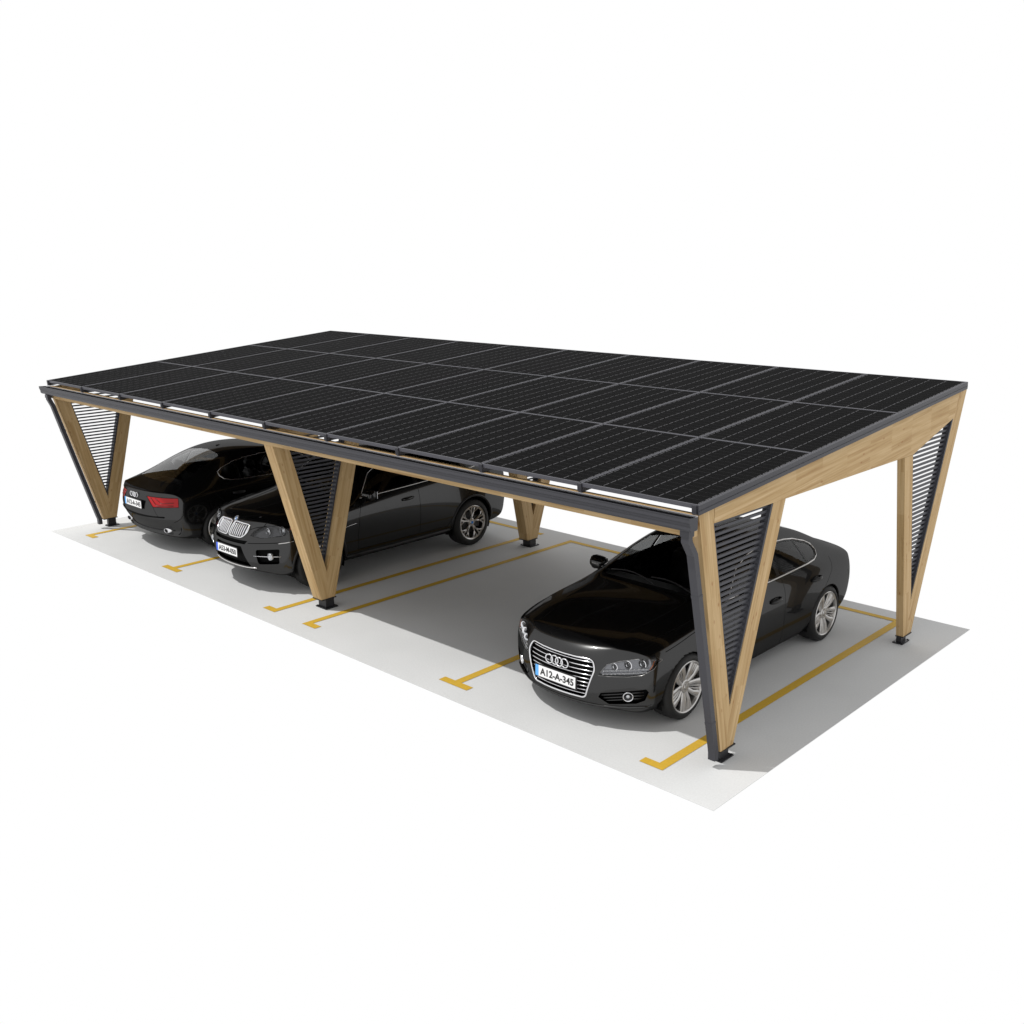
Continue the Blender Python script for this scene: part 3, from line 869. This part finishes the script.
    # intakes
    for rid, s in ((24, 1), (25, -1)):
        fk = empty('fog_light', (0, 0, 0), car)
        obj('recess', sc_(B.extract(rid, .05)), M['gap'], fk, True, recalc=False)
        h, n = B.hit('front', s * .70, .380)
        bm = bmesh.new(); T = h + n * .0
        q = n.to_track_quat('Y', 'Z').to_matrix().to_4x4(); mt = Matrix.Translation(T) @ q
        lathe(bm, [(-.02, .050), (.004, .052), (.008, .047), (.0, .042), (-.02, .042)], 28, 'y'); bm.transform(mt); obj('ring', sc_(bm), M['chrome'], fk, True)
        bm = bmesh.new(); lathe(bm, [(-.002, .042), (-.020, .030), (-.022, .001)], 24, 'y'); bm.transform(mt); obj('lamp_bowl', sc_(bm), M['bowl_dark'], fk, True)
        bm = bmesh.new(); ellipsoid(bm, (0, -.008, 0), (.021, .012, .021), 14, 8); bm.transform(mt); obj('lamp', sc_(bm), M['reflector'], fk, True)
        for (z, xa, xb) in ((.405, .48, .82), (.375, .48, .82), (.345, .50, .82), (.318, .52, .80)):
            bm = surf_tube(B, 'front', [(s * (xa + (xb - xa) * t / 5), z + .05 * (xb - xa) * t / 1.5) for t in range(6)], .007, False, -.012, 6, 1)
            obj('slat', sc_(bm), M['paint'], fk, True)
    # front lip
    bm = surf_tube(B, 'front', [(-.86, .285), (-.70, .262), (-.4, .252), (0, .250), (.4, .252), (.70, .262), (.86, .285)], .013, False, .002, 6, 3); obj('front_splitter', sc_(bm), M['paint'], car, True)
    h, n = B.hit('front', 0, .475)
    licence_plate(car, h.y - .014, .475, -1, 'A12-A-345', M['plateblue'])
    # rear
    for rid, s in ((30, 1), (31, -1)):
        tk = empty('tail_light', (0, 0, 0), car)
        obj('lens', sc_(B.extract(rid, .003)), M['red'], tk, True, recalc=False)
        bm = surf_tube(B, 'rear', [(s * .41, .885), (s * .54, .778), (s * .80, .790)], .0055, False, .001, 6, 4); obj('light_strip', sc_(bm), M['darkred'], tk, True)
        bm = surf_tube(B, 'rear', [(s * .50, .884), (s * .62, .815), (s * .80, .835)], .0045, False, .001, 6, 4); obj('light_strip', sc_(bm), M['darkred'], tk, True)
        bm = surf_tube(B, 'rear', [(s * a, b) for a, b in tl], .004, True, .0, 5, 3); obj('lamp_trim', sc_(bm), M['gap'], tk, True)
        # exhaust
        h, n = B.hit('rear', s * .60, .40); bm = bmesh.new()
        lathe(bm, [(.03, .038), (.035, .042), (-.10, .044), (-.10, .036), (.028, .036)], 24, 'y', (0, 0, 0)); bm.transform(Matrix.Translation((s * .60, h.y + .0, .370)) @ Matrix.Diagonal((1.45, 1, .8, 1)))
        obj('exhaust_tip', sc_(bm), M['chrome'], car, True)
    h, n = B.hit('rear', 0, .765)
    licence_plate(car, h.y + .014, .765, 1, 'A12-A-345', M['plateblue'])
    four_rings(car, B, 0, .888, 'rear', .036, .052, M['chrome'], .010)
    bm = surf_tube(B, 'rear', [(-.66, .600), (-.30, .588), (0, .585), (.30, .588), (.66, .600)], .012, False, .002, 6, 3); obj('bumper_shelf', sc_(bm), M['gap'], car, True)
    bm = surf_tube(B, 'rear', [(-.70, .370), (-.4, .355), (0, .350), (.4, .355), (.70, .370)], .008, False, .002, 6, 3); obj('diffuser_strip', sc_(bm), M['trimblack'], car, True)
    # antenna fin
    bm = bmesh.new(); prism(bm, [(-.018, 3.18, 1.425), (.018, 3.18, 1.425), (.018, 3.34, 1.405), (-.018, 3.34, 1.405)], [(-.004, 3.28, 1.475), (.004, 3.28, 1.475), (.004, 3.33, 1.478), (-.004, 3.33, 1.478)]); obj('antenna_fin', sc_(bm), M['paint'], car)
    # wipers
    for x0, x1 in ((.62, -.02), (.08, -.56)):
        pts = []
        for k in range(9):
            t = k / 8; x = x0 + (x1 - x0) * t; y = 1.53 + .10 * math.sin(t * 2.2) * (1 if x0 > .3 else 1)
            h, n = B.hit('top', x, y); pts.append(h + n * .014)
        bm = bmesh.new(); tube(bm, pts, .007, 6); obj('wiper', sc_(bm), M['trimblack'], car, True)
    handles(car, B, [(2.62, .815), (3.54, .850)], M['trimblack'])
    for s in (-1, 1): mirror_part(car, B, s, 1.92, .945, .835)
    # cabin
    bm = bmesh.new()
    prism(bm, [(-.78, 1.58, .86), (-.78, 1.58, .55), (-.78, 2.05, .55), (-.78, 2.10, .87), (-.78, 1.96, .96), (-.78, 1.70, .995)], [(.78, 1.58, .86), (.78, 1.58, .55), (.78, 2.05, .55), (.78, 2.10, .87), (.78, 1.96, .96), (.78, 1.70, .995)])
    obj('dashboard', sc_(bm), M['interior'], car)
    bm = bmesh.new(); box(bm, -.82, .82, 1.6, 4.3, .28, .30); box(bm, -.66, .66, 3.92, 4.44, .92, .94); obj('cabin_floor', sc_(bm), M['interior'], car)
    seats(car, [(-.38, 2.55), (.38, 2.55), (-.38, 3.38), (.38, 3.38)], .22)
    steering(car, .38, 2.12, .93)
    bm = bmesh.new(); ellipsoid(bm, (0, 2.30, 1.285), (.12, .02, .035), 14, 8); tube(bm, [(0, 2.30, 1.30), (0, 2.26, 1.36)], .008, 6); obj('rear_view_mirror', sc_(bm), M['interior'], car, True)
    R = .345
    for y in (.93, 3.85):
        for s in (-1, 1): wheel(car, s * .825, y, s, R, .268, 'turbine')
    wheel_wells(car, (.93, 3.85), .372, .335, .55, .93)
    finish_body(B, car)
    return car

# ---------- the coupe-roofed SUV
def build_suv(name):
    car = empty(name)
    st = [
     (.00, .86, .32, .86, .50, .945, .965, .32),
     (.24, .93, .27, .900, .54, .985, 1.008, .16),
     (.42, .965, .25, .955, .60, 1.035, 1.060, .09),
     (.70, .985, .25, .985, .64, 1.070, 1.100, .03),
     (1.02, .992, .25, 1.022, .66, 1.105, 1.140, 0),
     (1.28, .988, .26, 1.045, .68, 1.135, 1.170, 0),
     (1.40, .984, .26, 1.060, .710, 1.160, 1.195, 0),
     (1.54, .980, .26, 1.072, .710, 1.225, 1.280, 0),
     (1.88, .978, .26, 1.098, .650, 1.455, 1.515, 0),
     (2.16, .978, .26, 1.118, .610, 1.580, 1.635, 0),
     (2.50, .978, .26, 1.135, .590, 1.630, 1.680, 0),
     (3.05, .982, .26, 1.155, .580, 1.645, 1.695, 0),
     (3.50, .990, .26, 1.170, .575, 1.605, 1.660, 0),
     (3.90, .998, .27, 1.185, .580, 1.510, 1.565, 0),
     (4.25, .995, .28, 1.195, .600, 1.385, 1.435, -.02),
     (4.52, .975, .30, 1.185, .640, 1.265, 1.300, -.06),
     (4.70, .950, .33, 1.160, .660, 1.205, 1.230, -.13),
     (4.80, .920, .37, 1.120, .660, 1.180, 1.200, -.18),
     (4.86, .880, .42, 1.040, .640, 1.120, 1.140, -.22)]
    B = Body(st, [.08, .02, .01, .07, .18], [-.12, .02, .05, .0, -.03], 3, top_sharp=[(17, 4, range(0, 5), .6)])
    ws = [(-.74, 1.48), (-.44, 1.38), (0, 1.35), (.44, 1.38), (.74, 1.48), (.66, 1.90), (.59, 2.15), (.28, 2.19), (0, 2.20), (-.28, 2.19), (-.59, 2.15), (-.66, 1.90)]
    B.region('top', ws, 1)
    rw = [(-.48, 3.72), (0, 3.68), (.48, 3.72), (.60, 4.46), (0, 4.52), (-.60, 4.46)]
    B.region('top', rw, 2)
    side_front = [(1.74, 1.165), (2.68, 1.205), (2.69, 1.572), (2.52, 1.574), (2.26, 1.530), (2.02, 1.42)]
    side_rear = [(2.76, 1.208), (3.70, 1.250), (3.72, 1.508), (3.40, 1.565), (2.77, 1.583)]
    side_q = [(3.77, 1.254), (4.02, 1.285), (4.14, 1.325), (3.96, 1.425), (3.79, 1.487)]
    for s, view in ((1, 'right'), (-1, 'left')):
        B.region(view, side_front, 10 if s > 0 else 11); B.region(view, side_rear, 12 if s > 0 else 13); B.region(view, side_q, 14 if s > 0 else 15)
    kid = rounded([(.018, .770), (.290, .770), (.365, .840), (.350, .935), (.026, .948)], .045)
    B.region('front', kid, 22, (-1, 1)); B.region('front', mir(kid), 23, (-1, 1))
    hl = [(.425, .812), (.455, .885), (.57, .942), (.70, .960), (.87, .968), (.935, .940), (.915, .880), (.81, .828), (.60, .790)]
    B.region('front', hl, 20, (-1, 1.2)); B.region('front', mir(hl), 21, (-1, 1.2))
    lw = rounded([(-.42, .375), (.42, .375), (.30, .655), (-.30, .655)], .02)
    B.region('front', lw, 26, (-1, 1))
    fo_ = rounded([(.55, .425), (.82, .450), (.83, .660), (.54, .635)], .03)
    B.region('front', fo_, 24, (-1, 1)); B.region('front', mir(fo_), 25, (-1, 1))
    tl = [(.42, 1.02), (.62, 1.045), (.92, 1.06), (.94, .92), (.60, .90), (.46, .94)]
    B.region('rear', tl, 30, (4.2, 6)); B.region('rear', mir(tl), 31, (4.2, 6))
    for view in ('right', 'left'):
        seam(B, view, [(2.72, 1.18), (2.74, .80), (2.73, .42)])
        seam(B, view, [(1.66, 1.12), (1.60, .95), (1.55, .65), (1.55, .42)])
        seam(B, view, [(1.55, .42), (3.30, .42)], .008)
        seam(B, view, [(4.18, 1.25), (4.10, 1.08), (3.78, .90), (3.46, .62), (3.30, .42)])
        seam(B, view, [(.55, .90), (1.0, 1.0), (1.4, 1.04), (1.66, 1.12)], .006)
    for s in (1, -1):
        seam(B, 'top', [(s * .30, .12), (s * .55, .28), (s * .74, .60), (s * .80, 1.0), (s * .82, 1.3), (s * .82, 1.48)], .007)
    B.region('front', [(-.36, .690), (.36, .690), (.40, .738), (-.40, .738)], 27, (-1, 1))
    seam(B, 'front', [(.41, .712), (.82, .742)], .010); seam(B, 'front', [(-.82, .742), (-.41, .712)], .010)
    cut_arch(B, (.90, 3.835), .420, .385)
    for rid, nm in ((1, 'windscreen'), (2, 'rear_window'), (10, 'side_window'), (11, 'side_window'), (12, 'side_window'), (13, 'side_window'), (14, 'quarter_window'), (15, 'quarter_window')):
        obj(nm, sc_(B.extract(rid, .003)), M['glass'] if rid == 1 else M['darkglass'], car, True, recalc=False)
    loop = [(1.67, 1.142), (2.70, 1.184), (3.72, 1.232), (4.04, 1.266), (4.19, 1.325), (3.98, 1.442), (3.75, 1.520), (3.40, 1.582), (2.74, 1.602), (2.48, 1.592), (2.22, 1.545), (1.97, 1.43)]
    for view in ('right', 'left'):
        obj('window_trim', sc_(surf_tube(B, view, loop, .0075, True, .003, 6, 4)), M['satin'], car, True)
    for rid, s in ((22, 1), (23, -1)):
        gh = empty('grille', (0, 0, 0), car); kk = kid if s > 0 else mir(kid)
        obj('mesh_backing', sc_(B.extract(rid, .05)), M['gap'], gh, True, recalc=False)
        obj('surround', sc_(surf_tube(B, 'front', kk, .0095, True, .008, 8, 4)), M['chrome'], gh, True)
        bm = bmesh.new()
        for k in range(8):
            x = .045 + k * .0400; z1 = .942 - max(0, x - .20) * .08; z0 = .774 + max(0, x - .27) * .75
            pts = [B.hit('front', s * x, z0 + (z1 - z0) * t / 5)[0] + Vector((0, .004, 0)) for t in range(6)]
            tube(bm, pts, .0135, 6, flat=.6)
        obj('slat', sc_(bm), M['chrome'], gh, True)
    for rid, s in ((20, 1), (21, -1)):
        hd = empty('headlight', (0, 0, 0), car)
        obj('reflector_bowl', sc_(B.extract(rid, .05, delete=False)), M['bowl_dark'], hd, True, recalc=False)
        obj('lens', sc_(B.extract(rid, .002)), M['lens'], hd, True, recalc=False)
        for (x, z, r) in ((.61, .868, .048), (.78, .893, .056)):
            bm = bmesh.new(); h, n = B.hit('front', s * x, z); c = h + Vector((0, .035, 0))
            tube(bm, [c + Vector((r * math.cos(a), -.008, r * math.sin(a))) for a in [2 * PI * k / 24 for k in range(24)]], .0065, 6, True)
            obj('halo_ring', sc_(bm), M['reflector'], hd, True)
            bm = bmesh.new(); ellipsoid(bm, c, (r * .62, .02, r * .62), 16, 10); obj('projector', sc_(bm), M['reflector'], hd, True)
        obj('lamp_trim', sc_(surf_tube(B, 'front', [(s * a, b) for a, b in hl], .004, True, -.003, 5, 3)), M['gap'], hd, True)
        h, n = B.hit('front', s * .885, .925); bm = bmesh.new(); ellipsoid(bm, h + Vector((0, .03, 0)), (.010, .006, .018), 10, 8); obj('turn_lamp', sc_(bm), M['orange'], hd, True)
    obj('upper_intake', sc_(B.extract(27, .04)), M['gap'], car, True, recalc=False)
    obj('lower_intake', sc_(B.extract(26, .05)), M['gap'], car, True, recalc=False)
    for rid, s in ((24, 1), (25, -1)):
        fk = empty('fog_light', (0, 0, 0), car)
        obj('recess', sc_(B.extract(rid, .06)), M['gap'], fk, True, recalc=False)
        h, n = B.hit('front', s * .72, .550); bm = bmesh.new(); mt = Matrix.Translation(h + Vector((0, .005, 0)))
        lathe(bm, [(.02, .048), (-.012, .050), (-.016, .043), (-.006, .040), (-.014, .018), (-.015, .001)], 24, 'y'); bm.transform(mt); obj('lamp', sc_(bm), M['reflector'], fk, True)
        bm = bmesh.new(); p0 = B.hit('front', s * .51, .545)[0]; p1 = B.hit('front', s * .85, .558)[0]; tube(bm, [p0 + Vector((0, -.004, 0)), h + Vector((0, -.004, 0)), p1 + Vector((0, -.004, 0))], .0055, 6); obj('chrome_bar', sc_(bm), M['chrome'], fk, True)
        bm = surf_tube(B, 'front', [(s * .80, .730), (s * .88, .745), (s * .945, .765)], .008, False, .003, 6, 3); obj('bumper_strip', sc_(bm), M['satin'], car, True)
    bm = surf_tube(B, 'front', [(-.50, .365), (-.34, .350), (0, .346), (.34, .350), (.50, .365)], .017, False, .0, 8, 3, .7); obj('skid_plate', sc_(bm), M['satin'], car, True)
    h, n = B.hit('front', 0, .58)
    licence_plate(car, h.y - .014, .565, -1, 'A53-M-050', M['platedeep'])
    # roundel emblem: chrome ring, dark annulus, blue and white quarters
    h, n = B.hit('top', 0, .20); q = n.to_track_quat('Y', 'Z').to_matrix().to_4x4(); mt = Matrix.Translation(h) @ q
    ek = empty('emblem', (0, 0, 0), car)
    bm = bmesh.new(); lathe(bm, [(0, .042), (.006, .042), (.006, .026)], 28, 'y'); bm.transform(mt); obj('ring', sc_(bm), M['ink'], ek)
    bm = bmesh.new(); tube(bm, [Vector((.042 * math.cos(a), .005, .042 * math.sin(a))) for a in [2 * PI * k / 28 for k in range(28)]], .003, 6, True); bm.transform(mt); obj('rim_ring', sc_(bm), M['chrome'], ek, True)
    for k in range(4):
        bm = bmesh.new(); a0 = k * PI / 2
        ring = [(0, 0)] + [(.027 * math.cos(a0 + PI / 2 * t / 6), .027 * math.sin(a0 + PI / 2 * t / 6)) for t in range(7)]
        prism(bm, [(x, .002, z) for x, z in ring], [(x, .0065, z) for x, z in ring]); bm.transform(mt)
        obj('quarter', sc_(bm), M['badge_blue' if k % 2 == 0 else 'badge_white'], ek)
    for rid, s in ((30, 1), (31, -1)):
        obj('tail_light', sc_(B.extract(rid, -.003)), M['red'], car, True, recalc=False)
        bm = bmesh.new(); lathe(bm, [(.02, .04), (-.12, .042), (-.12, .034), (.018, .034)], 24, 'y', (s * .62, 4.70, .40)); obj('exhaust_tip', sc_(bm), M['chrome'], car, True)
    h, n = B.hit('rear', 0, .80)
    licence_plate(car, h.y + .014, .80, 1, 'A53-M-050', M['platedeep'])
    for x0, x1 in ((.62, -.02), (.08, -.58)):
        pts = []
        for k in range(9):
            t = k / 8; h, n = B.hit('top', x0 + (x1 - x0) * t, 1.43 + .10 * math.sin(t * 2.2)); pts.append(h + n * .014)
        bm = bmesh.new(); tube(bm, pts, .007, 6); obj('wiper', sc_(bm), M['trimblack'], car, True)
    for s in (1, -1):
        bm = surf_tube(B, 'top', [(s * .36, .34), (s * .43, .60), (s * .50, .95), (s * .55, 1.24)], .016, False, -.009, 8, 6, .8); obj('bonnet_crease', sc_(bm), M['paint'], car, True)
    handles(car, B, [(2.50, 1.00), (3.60, 1.03)], M['paint'])
    for view in ('right', 'left'):
        bm = surf_tube(B, view, [(1.32, .800), (1.42, .812), (1.52, .818)], .010, False, .003, 6, 3, .6); obj('side_marker', sc_(bm), M['chrome'], car, True)
        bm = surf_tube(B, view, [(1.36, .34), (2.2, .33), (3.36, .345)], .035, False, -.012, 8, 3, .8); obj('sill_cladding', sc_(bm), M['trimblack'], car, True)
        for y in (.90, 3.835):
            pts = [(y + .438 * math.cos(a), .385 + .438 * math.sin(a)) for a in [PI * (-.08 + 1.16 * k / 22) for k in range(23)]]
            bm = surf_tube(B, view, [p for p in pts if p[1] > .30], .022, False, -.012, 8, 1, 1.2); obj('arch_cladding', sc_(bm), M['trimblack'], car, True)
    for s in (-1, 1): mirror_part(car, B, s, 1.72, 1.13, .87)
    bm = bmesh.new()
    sec = ((1.42, 1.04), (1.42, .7), (1.90, .7), (1.96, 1.04), (1.82, 1.11), (1.58, 1.135))
    prism(bm, [(-.80, y, z) for y, z in sec], [(.80, y, z) for y, z in sec]); obj('dashboard', sc_(bm), M['interior'], car)
    bm = bmesh.new(); box(bm, -.84, .84, 1.6, 4.3, .40, .42); box(bm, -.68, .68, 4.05, 4.5, 1.08, 1.10); obj('cabin_floor', sc_(bm), M['interior'], car)
    seats(car, [(-.40, 2.35), (.40, 2.35), (-.40, 3.38), (.40, 3.38)], .42)
    steering(car, .40, 1.93, 1.10)
    R = .378
    for y in (.90, 3.835):
        for s in (-1, 1): wheel(car, s * .85, y, s, R, .275, 'split')
    wheel_wells(car, (.90, 3.835), .420, .385, .56, .96)
    finish_body(B, car)
    return car

def copy_tree(o, parent=None):
    c = o.copy(); COL.objects.link(c); c.parent = parent
    for ch in list(o.children): copy_tree(ch, c)
    return c

sedan = build_sedan('parked_car')
sedan_left = copy_tree(sedan)
sedan.location = (-1.64, .265, 0)
tag(sedan, 'black fastback saloon parked nose out beside the nearest wooden V post', 'car', 'cars under the carport')
sedan_left.rotation_euler = (0, 0, PI)
sedan_left.location = (-9.87, .245 + 4.969 * S, 0)
tag(sedan_left, 'black fastback saloon parked tail out, red tail light showing, far left bay', 'car', 'cars under the carport')
suv = build_suv('parked_car')
suv.location = (-7.285, .295, 0)
tag(suv, 'black SUV with twin chrome slatted grilles behind the middle V post', 'car', 'cars under the carport')

# ------------------------------------------------------------------ camera
Cc = Vector((4.0745920, -6.3345243, 4.2248732))
R_ = Vector((0.726633160, 0.687019344, -0.002944768)); U_ = Vector((-0.167463515, 0.181273248, 0.969069647)); F_ = Vector((-0.666303401, 0.703664999, -0.246769827))
cam = bpy.data.objects.new('camera', bpy.data.cameras.new('camera')); COL.objects.link(cam)
m = Matrix.Identity(4)
for r in range(3): m[r][0], m[r][1], m[r][2], m[r][3] = R_[r], U_[r], -F_[r], Cc[r]
cam.matrix_world = m
cam.data.sensor_width = 36; cam.data.lens = 36 * 1019.5654 / 1024; cam.data.clip_end = 500; cam.data.clip_start = .05
sc.camera = cam

# ------------------------------------------------------------------ light: white studio surround and one sun
w = bpy.data.worlds.new('World'); sc.world = w; w.use_nodes = True
bg = w.node_tree.nodes['Background']; bg.inputs[0].default_value = (1, 1, 1, 1); bg.inputs[1].default_value = 1.0
sun = bpy.data.lights.new('sun', 'SUN'); so = bpy.data.objects.new('sun', sun); COL.objects.link(so)
sun.energy = 2.75; sun.angle = math.radians(.6); sun.color = (1, .985, .96)
d = Vector((.60, .96, -2.2)).normalized()
so.rotation_euler = d.to_track_quat('-Z', 'Y').to_euler(); so.location = (-4, -6, 12)

sc.view_settings.view_transform = 'Standard'; sc.view_settings.look = 'None'; sc.view_settings.exposure = 0; sc.view_settings.gamma = 1
sc.render.engine = 'CYCLES'; sc.cycles.max_bounces = 8; sc.cycles.transparent_max_bounces = 16
sc.cycles.use_denoising = True
